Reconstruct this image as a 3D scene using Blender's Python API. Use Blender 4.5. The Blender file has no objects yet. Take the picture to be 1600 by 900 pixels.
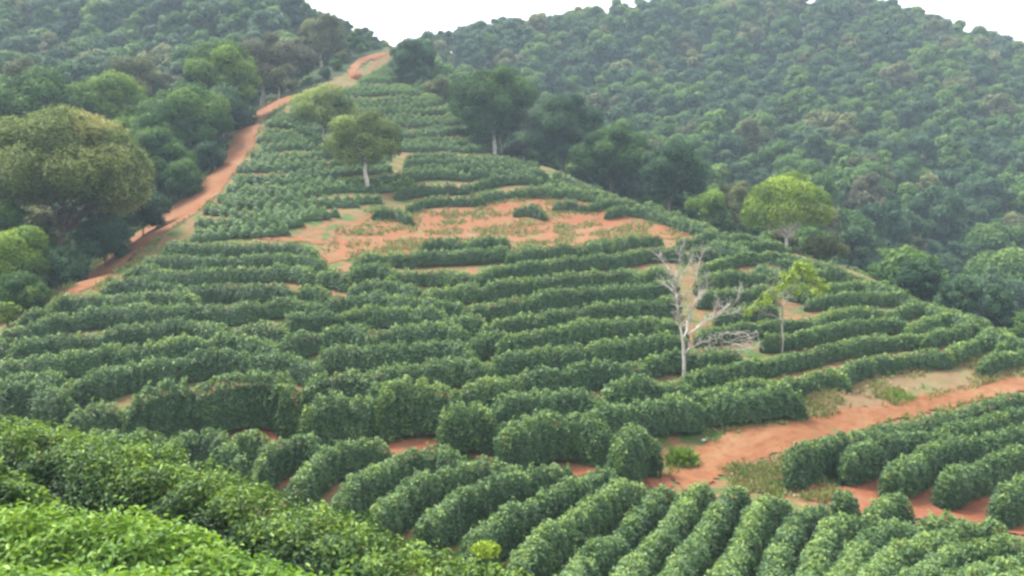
import bpy, math, random
import numpy as np
from mathutils import Vector
S = bpy.context.scene
C = S.collection
RNG = np.random.default_rng(7)
random.seed(7)

# ------------------------------------------------------------------ camera, sky, sun, exposure
F = 1537.0                       # focal length in pixels of the 1600 px wide photograph
PITCH = math.atan((450 - 350) / F)
cam = bpy.data.cameras.new('camera')
cam.sensor_width = 36; cam.lens = F / 1600 * 36
cam.clip_start = 0.1; cam.clip_end = 6000
co = bpy.data.objects.new('camera', cam); C.objects.link(co)
co.location = (0, 0, 0); co.rotation_euler = (math.pi / 2 - PITCH, 0, 0)
S.camera = co

SUN_EL, SUN_AZ = math.radians(58), math.radians(-62)      # azimuth clockwise from +Y
w = bpy.data.worlds.new('World'); S.world = w; w.use_nodes = True
nt = w.node_tree; nt.nodes.clear()
sky = nt.nodes.new('ShaderNodeTexSky'); sky.sky_type = 'NISHITA'; sky.sun_disc = False
sky.sun_elevation = SUN_EL; sky.sun_rotation = SUN_AZ
sky.air_density = 1.0; sky.dust_density = 6.0; sky.ozone_density = 1.0
hs = nt.nodes.new('ShaderNodeHueSaturation'); hs.inputs['Saturation'].default_value = 0.22
hs.inputs['Value'].default_value = 1.0
cl = nt.nodes.new('ShaderNodeMixRGB'); cl.inputs[0].default_value = 0.6; cl.inputs[2].default_value = (11.0, 11.2, 11.6, 1)   # bright overcast
bg = nt.nodes.new('ShaderNodeBackground'); bg.inputs['Strength'].default_value = 0.065
wo = nt.nodes.new('ShaderNodeOutputWorld')
nt.links.new(sky.outputs[0], hs.inputs['Color']); nt.links.new(hs.outputs[0], cl.inputs[1])
nt.links.new(cl.outputs[0], bg.inputs['Color']); nt.links.new(bg.outputs[0], wo.inputs[0])
sl = bpy.data.lights.new('sun', 'SUN'); sl.energy = 2.2; sl.angle = math.radians(16); sl.color = (1, 0.96, 0.88)
so = bpy.data.objects.new('sun', sl); C.objects.link(so)
sd = Vector((math.sin(SUN_AZ) * math.cos(SUN_EL), math.cos(SUN_AZ) * math.cos(SUN_EL), math.sin(SUN_EL)))
so.rotation_euler = (-sd).to_track_quat('-Z', 'Y').to_euler(); so.location = (0, 0, 200)

S.view_settings.view_transform = 'Standard'; S.view_settings.look = 'None'
S.view_settings.exposure = 2.2; S.view_settings.gamma = 1.0
S.render.engine = 'CYCLES'
S.cycles.max_bounces = 5; S.cycles.diffuse_bounces = 3; S.cycles.glossy_bounces = 1
S.cycles.transmission_bounces = 3; S.cycles.transparent_max_bounces = 4; S.cycles.volume_bounces = 0
S.cycles.filter_width = 2.7
S.cycles.use_denoising = True

# ------------------------------------------------------------------ rays and terrain
cp, sp = math.cos(PITCH), math.sin(PITCH)
def ray(px, py):
    px = np.asarray(px, float); py = np.asarray(py, float)
    u = (px - 800) / F; v = (450 - py) / F
    return np.stack([u, cp + v * sp, -sp + v * cp], -1)      # scaled so depth along view = 1
def atD(px, py, D):
    r = ray(px, py); return r * (np.asarray(D, float) / r[..., 1])[..., None]

CT = []
def g(px, py, D, drop=0.0):
    p = atD(px, py, D); CT.append((p[0], p[1], p[2] - drop))
def wpt(x, y, z): CT.append((x, y, z))
# foot of the hill, valley floor
for a in [(450,690,50),(700,705,50),(900,725,50),(1050,745,50),(250,690,49),(700,850,38),(850,800,42),(1000,900,36),(1300,900,36),(1500,900,37),
          (1600,860,40),(1250,800,44),(1400,800,46),(1590,810,47.5),(1300,755,49),(1560,790,49.5),(1600,650,59),(1450,690,56),
          (1150,700,53.5),(1300,660,57.5),(1450,620,62),(1600,585,67),(1250,655,56.5),(1300,610,61),(1500,560,69),(1590,545,72),
          (0,640,54),(150,650,52),
          # hillside
          (600,600,59),(600,530,68),(600,460,78),(600,400,91),(300,600,59),(300,500,74),(300,420,88),(0,520,73),(900,600,60),(900,500,73),
          (900,420,88),(1200,560,67),(1200,450,87),(1400,520,76),(700,350,107),(500,390,94),(1000,365,107),(570,290,122),(500,220,146),
          (620,200,160),(750,270,132),(600,130,190),(850,330,114),
          # crest of the spur on its right
          (1590,535,76),(1500,500,86),(1350,430,97),(1220,390,104),(1090,350,113),(1000,320,121),(850,260,138),(700,170,175),(625,80,215),
          # dirt track on its left
          (60,468,82),(130,440,86),(230,370,101),(340,280,123),(400,195,144),(460,150,165),(550,110,192),(600,86,209)]: g(*a)
# far side of the crest falls into the next valley
for px, y, z in [(1350,122,-16),(1500,112,-20),(1600,105,-20),(1220,130,-10),(1090,150,-6),(1000,160,-2),(850,185,4),(750,215,13),(690,250,26),(640,262,37)]:
    wpt((px - 800) / F * y, y, z)
# wooded hill on the right
for a in [(1590,480,150),(1450,430,150),(1350,400,157),(1590,380,182),(1400,320,187),(1250,300,192),(1100,260,203),(1590,280,218),(1400,220,233),
          (1200,180,252),(1000,200,235),(850,180,240),(1590,180,258),(1400,120,285),(1200,80,312),(1000,90,305),(850,100,295),(730,105,292),
          (1590,110,305),(1400,18,350),(1250,-15,380),(1130,-10,375),(1000,12,352),(900,32,338),(800,42,328),(700,56,318),(655,74,312),(635,90,305),(1500,62,335),(1590,78,345),
          (1750,250,230),(1750,120,300),(1750,420,170)]: g(*a, 6.0)
for px, y, z in [(1400,420,50),(1200,450,62),(1000,420,50),(800,400,42),(700,400,36),(640,400,30),(1600,450,45),(1750,440,40),(1600,400,50)]: wpt((px-800)/F*y, y, z)
# wooded hill on the left
for a, d in [((0,450,80),3),((-150,430,85),3),((60,420,92),4),((100,350,106),6),((200,290,121),6),((270,220,139),5),((340,165,160),6),((400,115,185),6),((100,170,170),6),
             ((0,220,150),6),((200,110,210),7),((0,90,230),7),((150,50,260),7),((300,60,250),7),((400,70,236),6),((480,80,228),5),((535,85,222),4),
             ((0,-40,320),7),((200,-40,320),7),((380,-30,312),7),((490,10,292),6),((540,38,276),5),((590,60,256),4),((612,78,238),4),((-200,200,160),6),((-200,50,250),7)]: g(*a, d)
for px, y, z in [(0,400,70),(200,400,66),(400,380,50),(520,340,38),(590,310,34)]: wpt((px-800)/F*y, y, z)
# near slope under the camera
for p in [(0,0,-1.75),(0,-15,0.3),(-12,0,-1.4),(12,0,-2.6),(0,9,-4.2),(-5,9,-4.0),(-10,9,-3.7),(-8.3,16,-5.3),(-14,18,-5.5),(0.4,12.8,-6.3),(1,20,-9.2),(8,20,-9.9),(8,10,-6.2),(16,12,-6.5),
          (-8,25,-9.0),(-18,30,-10),(-2,30,-12.2),(10,28,-12.0),(20,25,-11.0),(-16,40,-12.6),(-30,40,-12),(28,36,-12.2)]: wpt(*p)
CT = np.array(CT)
def tps_fit(P, z, lam=0.6):
    n = len(P); d = np.linalg.norm(P[:, None] - P[None], axis=-1) / 100
    K = np.where(d > 0, d * d * np.log(np.maximum(d, 1e-9)), 0) + lam * 1e-3 * np.eye(n)
    A = np.zeros((n + 3, n + 3)); A[:n, :n] = K; A[:n, n] = 1; A[:n, n+1:] = P / 100; A[n, :n] = 1; A[n+1:, :n] = P.T / 100
    return np.linalg.solve(A, np.concatenate([z, np.zeros(3)]))
WT = tps_fit(CT[:, :2], CT[:, 2])
def tps(P):
    out = np.empty(len(P))
    for i in range(0, len(P), 20000):
        Q = P[i:i+20000]; d = np.linalg.norm(Q[:, None] - CT[None, :, :2], axis=-1) / 100
        out[i:i+20000] = np.where(d > 0, d * d * np.log(np.maximum(d, 1e-9)), 0) @ WT[:-3] + WT[-3] + Q / 100 @ WT[-2:]
    return out
X0, X1, Y0, Y1, GS = -240, 300, -20, 470, 1.0
gx = np.arange(X0, X1 + .5, GS); gy = np.arange(Y0, Y1 + .5, GS)
GX, GY = np.meshgrid(gx, gy, indexing='ij')
ZG = tps(np.stack([GX.ravel(), GY.ravel()], -1)).reshape(GX.shape)
far = np.clip((GY - 20) / 40, 0, 1)
ZG = ZG + far * (0.16 * np.sin(GX * .55 + 1.3 * np.sin(GY * .31)) * np.sin(GY * .47 + GX * .13))
def Z(x, y):
    x = np.asarray(x, float); y = np.asarray(y, float)
    fx = np.clip((x - X0) / GS, 0, len(gx) - 1.001); fy = np.clip((y - Y0) / GS, 0, len(gy) - 1.001)
    i = fx.astype(int); j = fy.astype(int); a = fx - i; b = fy - j
    z = ZG[i, j]*(1-a)*(1-b) + ZG[i+1, j]*a*(1-b) + ZG[i, j+1]*(1-a)*b + ZG[i+1, j+1]*a*b
    o = np.maximum(np.maximum(X0 - x, x - X1), np.maximum(Y0 - y, y - Y1)); t = np.clip(o / 600, 0, 1)
    return z * (1 - t) + (-20) * t
TS = np.concatenate([np.arange(4, 130, .2), np.arange(130, 460, .6)])
def hit(px, py, lift=0.0, dmin=0.0, dmax=460):
    """first point where the pixel's ray comes within lift of the ground (or its closest approach)"""
    px = np.atleast_1d(np.asarray(px, float)); py = np.atleast_1d(np.asarray(py, float))
    r = ray(px, py); r = r / r[:, 1:2]; ts = TS[(TS >= dmin) & (TS <= dmax)]
    P = r[:, None] * ts[None, :, None]
    h = P[..., 2] - Z(P[..., 0], P[..., 1]) - lift
    neg = h < 0; k = np.where(neg.any(1), neg.argmax(1), h.argmin(1))
    k1 = np.maximum(k, 1); i = np.arange(len(k)); h0 = h[i, k1-1]; h1 = h[i, k1]
    a = np.where(neg.any(1) & (k > 0), h0 / np.where(abs(h0 - h1) < 1e-9, 1, h0 - h1), 1.0)
    t = ts[k1-1] + np.clip(a, 0, 1) * (ts[k1] - ts[k1-1])
    return np.stack([r[:, 0] * t, t], -1)

# ------------------------------------------------------------------ helpers
def unit(v): return v / np.maximum(np.linalg.norm(v, axis=-1, keepdims=True), 1e-9)
def mesh_np(name, V, Q, mats, tint=None, mi=None, smooth=None):
    me = bpy.data.meshes.new(name)
    V = np.asarray(V, np.float32); Q = np.asarray(Q, np.int32)
    me.vertices.add(len(V)); me.vertices.foreach_set('co', V.ravel())
    me.loops.add(Q.size); me.loops.foreach_set('vertex_index', Q.ravel())
    me.polygons.add(len(Q)); me.polygons.foreach_set('loop_start', np.arange(len(Q), dtype=np.int32) * Q.shape[1])
    me.polygons.foreach_set('loop_total', np.full(len(Q), Q.shape[1], np.int32))
    for m in mats: me.materials.append(m)
    if mi is not None: me.polygons.foreach_set('material_index', np.asarray(mi, np.int32))
    if smooth is not None: me.polygons.foreach_set('use_smooth', np.asarray(smooth, bool))
    if tint is not None:
        a = me.attributes.new('tint', 'FLOAT', 'FACE'); a.data.foreach_set('value', np.asarray(tint, np.float32))
    me.update(calc_edges=True); me.validate()
    return me
class Geo:
    def __init__(s): s.V = []; s.Q = []; s.T = []; s.S = []; s.n = 0
    def add(s, V, Q, T, smooth=False):
        V = np.asarray(V, float).reshape(-1, 3); Q = np.asarray(Q, int).reshape(-1, 4)
        s.V.append(V); s.Q.append(Q + s.n); s.n += len(V)
        s.T.append(np.broadcast_to(np.asarray(T, float), (len(Q),))); s.S.append(np.full(len(Q), smooth))
    def mesh(s, name, mats): return mesh_np(name, np.concatenate(s.V), np.concatenate(s.Q), mats, np.concatenate(s.T), smooth=np.concatenate(s.S))
def ob(name, me, parent=None, loc=(0, 0, 0)):
    o = bpy.data.objects.new(name, me); C.objects.link(o); o.location = loc
    if parent: o.parent = parent
    return o
def tag(o, label=None, cat=None, group=None, kind=None):
    if label: o['label'] = label
    if cat: o['category'] = cat
    if group: o['group'] = group
    if kind: o['kind'] = kind
    return o
def leaves(geo, P, N, L, tint, up=0.5, jit=0.7, droop=0.4, fat=0.46, fold=False):
    n = len(P)
    if n == 0: return
    L = np.broadcast_to(np.asarray(L, float), (n,)) * RNG.uniform(.7, 1.25, n)
    nn = unit(N + np.array([0, 0, up]) + RNG.normal(0, jit, (n, 3)))
    a = unit(np.cross(nn, RNG.normal(0, 1, (n, 3)))); a = a + N * .35 - np.array([0, 0, droop])
    a = unit(a - nn * (a * nn).sum(-1, keepdims=True)); b = np.cross(nn, a)
    L3 = L[:, None]; W = L3 * fat * .5
    tip = P + a * L3 * .55 - nn * L3 * .10; base = P - a * L3 * .45
    if not fold:
        V = np.stack([base, P - a*L3*.02 + b*W + nn*L3*.04, tip, P - a*L3*.02 - b*W + nn*L3*.04], 1)
        geo.add(V, np.arange(n*4).reshape(n, 4), tint)
    else:
        l1 = P - a*L3*.2 + b*W*.85 + nn*L3*.06; l2 = P + a*L3*.2 + b*W*.9 + nn*L3*.05
        r1 = P - a*L3*.2 - b*W*.85 + nn*L3*.06; r2 = P + a*L3*.2 - b*W*.9 + nn*L3*.05
        V = np.stack([base, l1, l2, tip, r1, r2], 1); i = np.arange(n)[:, None] * 6
        geo.add(V, np.concatenate([i + [0, 3, 2, 1], i + [0, 4, 5, 3]]), np.concatenate([np.broadcast_to(tint, n)] * 2))
def tube(geo, pts, rad, k=7, tint=0.5):
    pts = np.asarray(pts, float); rad = np.asarray(rad, float); n = len(pts)
    d = unit(np.gradient(pts, axis=0)); ref = np.array([0.31, 0.95, 0.05])
    u = unit(np.cross(d, ref)); v = np.cross(d, u); th = np.arange(k) * 2 * np.pi / k
    V = pts[:, None] + rad[:, None, None] * (u[:, None] * np.cos(th)[None, :, None] + v[:, None] * np.sin(th)[None, :, None])
    V = np.concatenate([V.reshape(-1, 3), [pts[-1]]])
    Q = [(i*k + j, i*k + (j+1) % k, (i+1)*k + (j+1) % k, (i+1)*k + j) for i in range(n-1) for j in range(k)]
    top = [((n-1)*k + j, (n-1)*k + (j+1) % k, (n-1)*k + (j+2) % k, n*k) for j in range(0, k-1, 2)]
    geo.add(V, Q + top, tint, True)
def wobble(a, b, n=5, amp=.06):
    a = np.asarray(a, float); b = np.asarray(b, float); t = np.linspace(0, 1, n)[:, None]
    p = a + (b - a) * t; L = np.linalg.norm(b - a)
    p[1:-1] += RNG.normal(0, amp * L, (n-2, 3)); return p
def blob(geo, c, r, tint=.3, nu=10, nv=6, bump=.12):
    th = np.arange(nu) * 2*np.pi/nu; ph = np.linspace(.03, np.pi-.03, nv+1)
    d = np.stack([np.sin(ph)[:, None]*np.cos(th), np.sin(ph)[:, None]*np.sin(th), np.repeat(np.cos(ph)[:, None], nu, 1)], -1)
    V = c + d * r * (1 + RNG.normal(0, bump, (nv+1, nu, 1)))
    Q = [(i*nu + j, i*nu + (j+1) % nu, (i+1)*nu + (j+1) % nu, (i+1)*nu + j)[::-1] for i in range(nv) for j in range(nu)]
    geo.add(V, Q, tint, True)

# ------------------------------------------------------------------ materials
def newmat(name):
    m = bpy.data.materials.new(name); m.use_nodes = True; t = m.node_tree; t.nodes.clear()
    return m, t, t.nodes.new('ShaderNodeOutputMaterial')
def nd(t, k, **kw):
    n = t.nodes.new(k)
    for a, b in kw.items():
        if a in n.inputs: n.inputs[a].default_value = b
        else: setattr(n, a, b)
    return n
def ramp(t, fac, stops):
    r = t.nodes.new('ShaderNodeValToRGB'); e = r.color_ramp.elements
    while len(e) < len(stops): e.new(.5)
    for x, (p, c) in zip(e, stops): x.position = p; x.color = (*c, 1)
    t.links.new(fac, r.inputs[0]); return r.outputs[0]
def math_(t, op, a, b):
    n = t.nodes.new('ShaderNodeMath'); n.operation = op
    for i, v in enumerate((a, b)):
        if isinstance(v, (int, float)): n.inputs[i].default_value = v
        else: t.links.new(v, n.inputs[i])
    return n.outputs[0]
def noise(t, scale, detail=3, co='Object', rough=.55):
    tc = t.nodes.new('ShaderNodeTexCoord'); n = nd(t, 'ShaderNodeTexNoise', Scale=scale, Detail=detail, Roughness=rough)
    t.links.new(tc.outputs[co], n.inputs['Vector']); return n.outputs['Fac']
def leaf_mat(name, dark, mid, light, trans=.3, nscale=.8, rnd=.0, rough=.5, spec=.35):
    m, t, o = newmat(name)
    at = nd(t, 'ShaderNodeAttribute', attribute_name='tint')
    f = math_(t, 'ADD', at.outputs['Fac'], math_(t, 'MULTIPLY', math_(t, 'SUBTRACT', noise(t, nscale, 2), .5), .55))
    if rnd:
        oi = t.nodes.new('ShaderNodeObjectInfo')
        f = math_(t, 'ADD', f, math_(t, 'MULTIPLY', math_(t, 'SUBTRACT', oi.outputs['Random'], .5), rnd))
    c = ramp(t, f, [(.12, dark), (.5, mid), (.92, light)])
    p = nd(t, 'ShaderNodeBsdfPrincipled', Roughness=rough); p.inputs['Specular IOR Level'].default_value = spec
    tr = nd(t, 'ShaderNodeBsdfTranslucent'); mx = nd(t, 'ShaderNodeMixShader', Fac=trans)
    hsn = nd(t, 'ShaderNodeHueSaturation', Hue=.49, Saturation=1.1, Value=1.1)
    t.links.new(c, p.inputs['Base Color']); t.links.new(c, hsn.inputs['Color']); t.links.new(hsn.outputs[0], tr.inputs['Color'])
    t.links.new(p.outputs[0], mx.inputs[1]); t.links.new(tr.outputs[0], mx.inputs[2]); t.links.new(mx.outputs[0], o.inputs[0])
    return m
def bark_mat(name, a, b):
    m, t, o = newmat(name)
    c = ramp(t, noise(t, 2.5, 4), [(.35, a), (.65, b)])
    p = nd(t, 'ShaderNodeBsdfPrincipled', Roughness=.9); p.inputs['Specular IOR Level'].default_value = .1
    t.links.new(c, p.inputs['Base Color']); t.links.new(p.outputs[0], o.inputs[0]); return m
def ground_mat(name, layers, bump=.3, bscale=3.0):
    """layers: first colour pair, then (noise scale, lo, hi, colour) mixed over it"""
    m, t, o = newmat(name)
    (a, b), rest = layers[0], layers[1:]
    c = ramp(t, noise(t, 1.7, 5), [(.3, a), (.7, b)])
    for sc, lo, hi, col in rest:
        f = nd(t, 'ShaderNodeMapRange'); f.inputs[1].default_value = lo; f.inputs[2].default_value = hi
        t.links.new(noise(t, sc, 5, rough=.65), f.inputs[0])
        mx = nd(t, 'ShaderNodeMixRGB'); mx.inputs[2].default_value = (*col, 1)
        t.links.new(f.outputs[0], mx.inputs[0]); t.links.new(c, mx.inputs[1]); c = mx.outputs[0]
    p = nd(t, 'ShaderNodeBsdfPrincipled', Roughness=.95); p.inputs['Specular IOR Level'].default_value = .1
    bp = nd(t, 'ShaderNodeBump', Strength=bump, Distance=.3); t.links.new(noise(t, bscale, 6), bp.inputs['Height'])
    t.links.new(bp.outputs[0], p.inputs['Normal']); t.links.new(c, p.inputs['Base Color']); t.links.new(p.outputs[0], o.inputs[0])
    return m

M_COF = leaf_mat('coffee_leaf', (.028,.064,.026), (.072,.146,.050), (.25,.34,.075), trans=.25, nscale=.9, rough=.5, spec=.3)
M_COFY = leaf_mat('young_coffee_leaf', (.042,.09,.034), (.094,.178,.060), (.23,.32,.08), trans=.28, nscale=.9)
M_COFN = leaf_mat('near_coffee_leaf', (.018,.045,.018), (.045,.10,.03), (.24,.36,.055), trans=.3, nscale=1.6, rough=.5, spec=.25)
M_COFF = leaf_mat('fresh_coffee_leaf', (.045,.11,.03), (.10,.205,.036), (.23,.36,.05), trans=.35, nscale=1.8, rough=.5, spec=.25)
M_SOILFOL = None
LF = {
 'dark':  leaf_mat('dark_tree_leaf', (.018,.044,.022), (.038,.084,.040), (.08,.14,.06), nscale=.5, spec=.12, rough=.6, rnd=.25),
 'mid':   leaf_mat('green_tree_leaf', (.025,.062,.018), (.060,.128,.032), (.14,.22,.05), nscale=.5, spec=.12, rough=.6, rnd=.3),
 'bright':leaf_mat('bright_tree_leaf', (.05,.10,.02), (.11,.19,.034), (.22,.31,.05), nscale=.5, spec=.12, rough=.6, rnd=.2),
 'yellow':leaf_mat('yellow_green_leaf', (.065,.115,.022), (.135,.21,.034), (.27,.37,.06), nscale=.5, spec=.12, rough=.6, rnd=.1),
 'olive': leaf_mat('olive_tree_leaf', (.045,.06,.025), (.095,.115,.045), (.18,.20,.08), nscale=.5, spec=.12, rough=.6, rnd=.25),
 'grey':  leaf_mat('grey_tree_leaf', (.05,.058,.035), (.105,.11,.065), (.19,.19,.11), nscale=.5, spec=.12, rough=.6, rnd=.2),
 'russet':leaf_mat('russet_tree_leaf', (.065,.10,.028), (.14,.19,.05), (.29,.28,.095), nscale=.35, spec=.12, rough=.6, rnd=0),
 'thin':  leaf_mat('thin_crown_leaf', (.05,.085,.028), (.115,.165,.05), (.24,.32,.08), nscale=.45, spec=.12, rough=.6, rnd=0),
}
BK = {'dead': bark_mat('dead_wood', (.24,.21,.18), (.46,.43,.39)), 'pale': bark_mat('pale_bark', (.34,.31,.27), (.6,.57,.52)), 'brown': bark_mat('brown_bark', (.07,.055,.04), (.15,.12,.09)),
      'grey': bark_mat('grey_bark', (.2,.18,.15), (.36,.33,.29))}
M_GROUND = ground_mat('hill_ground', [((.12,.06,.034), (.18,.095,.052)), (.35,.44,.58,(.12,.095,.04)), (.7,.46,.58,(.05,.085,.025))])
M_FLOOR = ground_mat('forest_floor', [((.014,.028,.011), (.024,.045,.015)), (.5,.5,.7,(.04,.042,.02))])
M_TRACK = ground_mat('track_soil', [((.135,.056,.025), (.18,.083,.039)), (.25,.48,.7,(.20,.115,.062)), (1.5,.52,.68,(.13,.05,.024)), (4.5,.55,.7,(.12,.055,.03)), (.6,.6,.72,(.07,.09,.03))])
M_RED = ground_mat('red_bank_soil', [((.15,.05,.024), (.19,.075,.04)), (.5,.5,.68,(.18,.10,.055)), (1.4,.58,.75,(.12,.048,.025))], bump=.6)
M_BARE = ground_mat('bare_soil', [((.145,.056,.027), (.19,.083,.043)), (.22,.5,.66,(.165,.105,.06)), (.7,.52,.62,(.11,.11,.045)), (1.6,.52,.66,(.17,.056,.024)), (4.5,.55,.7,(.13,.06,.03))])
M_VERGE = ground_mat('dry_verge', [((.12,.075,.042), (.16,.10,.058)), (.4,.42,.58,(.13,.11,.055)), (.9,.56,.68,(.08,.10,.04))])
M_ROCK = bark_mat('pale_rock', (.14,.14,.14), (.40,.40,.40))
M_GRASS = leaf_mat('weed_grass', (.06,.11,.025), (.13,.19,.045), (.24,.26,.09), nscale=.6)
M_DRY = leaf_mat('dry_grass', (.14,.13,.05), (.24,.20,.09), (.34,.29,.14), nscale=.6)

# ------------------------------------------------------------------ ground sheet
def lines(lo, hi, f0, f1, fine, ext):
    a = np.arange(f0, f1 + .01, fine); out = list(a)
    x, st = f0, fine
    while x > lo: st = min(st * 1.12, ext); x -= st; out.append(x)
    x, st = f1, fine
    while x < hi: st = min(st * 1.12, ext); x += st; out.append(x)
    return np.array(sorted(out))
xs = lines(-3000, 3000, -62, 66, .7, 120); ys = lines(-1500, 4000, 2, 215, .7, 120)
TX, TY = np.meshgrid(xs, ys, indexing='ij'); TZ = Z(TX, TY)
nx, ny = TX.shape; idx = np.arange(nx * ny).reshape(nx, ny)
Q = np.stack([idx[:-1, :-1], idx[1:, :-1], idx[1:, 1:], idx[:-1, 1:]], -1).reshape(-1, 4)
# which cells are forest floor: left of the track or beyond the crest
LT = np.array([atD(*a)[:2] for a in [(-200,600,54),(-60,500,74),(60,468,82),(130,440,86),(230,370,101),(340,280,123),(400,195,144),(460,150,165),(550,105,192),(600,84,209),(625,78,222)]])
RT = np.array([atD(*a)[:2] for a in [(1700,575,66),(1590,530,78),(1500,495,88),(1350,425,99),(1220,385,106),(1090,345,115),(1000,315,123),(850,255,140),(700,165,177),(625,78,222)]])
def side(x, y):
    """>0 inside the plantation, by distance to its left and right limits"""
    l = np.interp(y, LT[:, 1], LT[:, 0]); r = np.interp(y, RT[::1, 1], RT[::1, 0])
    return np.minimum(x - l, r - x)
cx = TX[:-1, :-1].ravel() + .3; cy = TY[:-1, :-1].ravel() + .3
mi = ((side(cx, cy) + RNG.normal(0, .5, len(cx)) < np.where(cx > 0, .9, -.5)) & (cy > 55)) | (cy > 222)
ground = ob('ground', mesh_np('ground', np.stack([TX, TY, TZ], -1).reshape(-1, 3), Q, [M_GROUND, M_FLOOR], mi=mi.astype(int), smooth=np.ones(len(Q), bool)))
tag(ground, kind='structure')

# sheets of earth that follow the ground: tracks, bare patches
def sdf(P, poly):
    a = poly; b = np.roll(poly, -1, 0); e = b - a; w_ = P[:, None] - a[None]
    t = np.clip((w_ * e).sum(-1) / np.maximum((e * e).sum(-1), 1e-9), 0, 1)
    d = np.linalg.norm(w_ - e * t[..., None], axis=-1).min(1)
    c = ((a[None, :, 1] <= P[:, None, 1]) != (b[None, :, 1] <= P[:, None, 1])) & (P[:, None, 0] < a[None, :, 0] + (P[:, None, 1]-a[None, :, 1]) * e[None, :, 0] / np.where(abs(e[None, :, 1]) < 1e-9, 1e-9, e[None, :, 1]))
    return np.where(c.sum(1) % 2 == 1, d, -d)
def vnoise(x, y, s, seed=0):
    r = np.random.default_rng(seed); out = 0
    for k in range(6):
        th = r.uniform(0, 6.28); f = s * r.uniform(.6, 2.2); out = out + np.sin((x*np.cos(th) + y*np.sin(th)) * f + r.uniform(0, 6.28))
    return out / 6
def poly_world(pix, dmin=0):
    pix = np.array(pix, float); n = []
    for a, b in zip(pix, np.roll(pix, -1, 0)):
        for t in np.linspace(0, 1, 4)[:-1]: n.append(a + (b - a) * t)
    n = np.array(n); return hit(n[:, 0], n[:, 1], 0, dmin)
def sheet(name, pix, mat, lift=.05, rough=.5, step=None, dmin=30, inset=0.0):
    W = poly_world(pix, dmin); step = step or (.17 if W[:, 1].mean() < 75 else .3); lo = W.min(0) - 1; hi = W.max(0) + 1
    x = np.arange(lo[0], hi[0], step); y = np.arange(lo[1], hi[1], step); A, B = np.meshgrid(x, y, indexing='ij')
    cxy = np.stack([A[:-1, :-1].ravel() + step/2, B[:-1, :-1].ravel() + step/2], -1)
    keep = sdf(cxy, W) - inset + rough * vnoise(cxy[:, 0], cxy[:, 1], 2.2, 3) + rough*.5*vnoise(cxy[:, 0], cxy[:, 1], 6, 4) + RNG.normal(0, rough*.15, len(cxy)) > 0
    i = np.arange(A.size).reshape(A.shape); q = np.stack([i[:-1, :-1], i[1:, :-1], i[1:, 1:], i[:-1, 1:]], -1).reshape(-1, 4)[keep]
    used, inv = np.unique(q, return_inverse=True)
    V = np.stack([A.ravel(), B.ravel(), Z(A.ravel(), B.ravel()) + lift + .02*np.maximum(vnoise(A.ravel(), B.ravel(), 2.6, 11), -.5) + .02*np.maximum(vnoise(A.ravel(), B.ravel(), 7, 12), -.5)], -1)[used]
    o = ob(name, mesh_np(name, V, inv.reshape(-1, 4), [mat], smooth=np.ones(len(q), bool))); tag(o, kind='structure'); return W
W_TL = sheet('dirt_track', [(60,472),(95,460),(135,430),(200,373),(240,346),(300,298),(340,260),(362,215),(382,190),(418,160),(460,148),(468,153),(432,172),(412,190),(402,225),(378,262),(342,307),(292,347),(252,368),(215,398),(165,445),(120,462)], M_TRACK, .07, .4, inset=.4)
W_TT = sheet('dirt_track', [(543,127),(538,110),(556,92),(585,83),(612,83),(612,87),(580,95),(562,108),(557,127)], M_TRACK, .09, .3, inset=.55)
W_TR = sheet('dirt_track', [(1045,745),(1075,710),(1110,690),(1160,672),(1250,660),(1300,646),(1400,628),(1500,606),(1610,578),(1610,612),(1540,624),(1450,647),(1380,662),(1290,692),(1220,707),(1180,722),(1130,744),(1100,762),(1072,770)], M_TRACK, .08, .3)
W_BP = sheet('bare_soil', [(498,405),(520,375),(545,350),(600,326),(635,334),(650,318),(745,325),(800,311),(870,306),(915,310),(960,324),(1010,334),(1080,348),(1090,362),(1050,374),(960,370),(900,384),(800,392),(785,372),(660,382),(640,396),(560,402),(515,412)], M_BARE, .07, .8)
sheet('bare_soil', [(400,369),(450,371),(500,373),(510,381),(450,377),(400,374)], M_BARE, .06, .3)
W_VG = sheet('grass_verge', [(1250,652),(1258,612),(1320,598),(1400,588),(1480,566),(1540,540),(1580,528),(1600,545),(1610,580),(1500,607),(1400,629),(1300,648)], M_VERGE, .05, .4)
W_VB = sheet('grass_verge', [(1130,744),(1180,722),(1225,706),(1240,735),(1300,762),(1310,790),(1220,770),(1170,765)], M_VERGE, .05, .3)
W_DT = sheet('earth_bank', [(1240,755),(1310,763),(1370,750),(1400,770),(1470,770),(1545,780),(1610,797),(1612,838),(1570,834),(1500,812),(1430,812),(1345,806),(1290,785),(1240,768)], M_RED, .08, .3)
for q in ([(400,668),(430,666),(432,690),(410,694)], [(585,694),(690,686),(705,698),(640,712),(590,708)], [(735,712),(800,706),(812,722),(745,728)], [(880,732),(955,722),(965,735),(900,744)], [(1010,748),(1050,742),(1052,762),(1020,764)]):
    sheet('bare_soil', q, M_RED, .05, .25)

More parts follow.
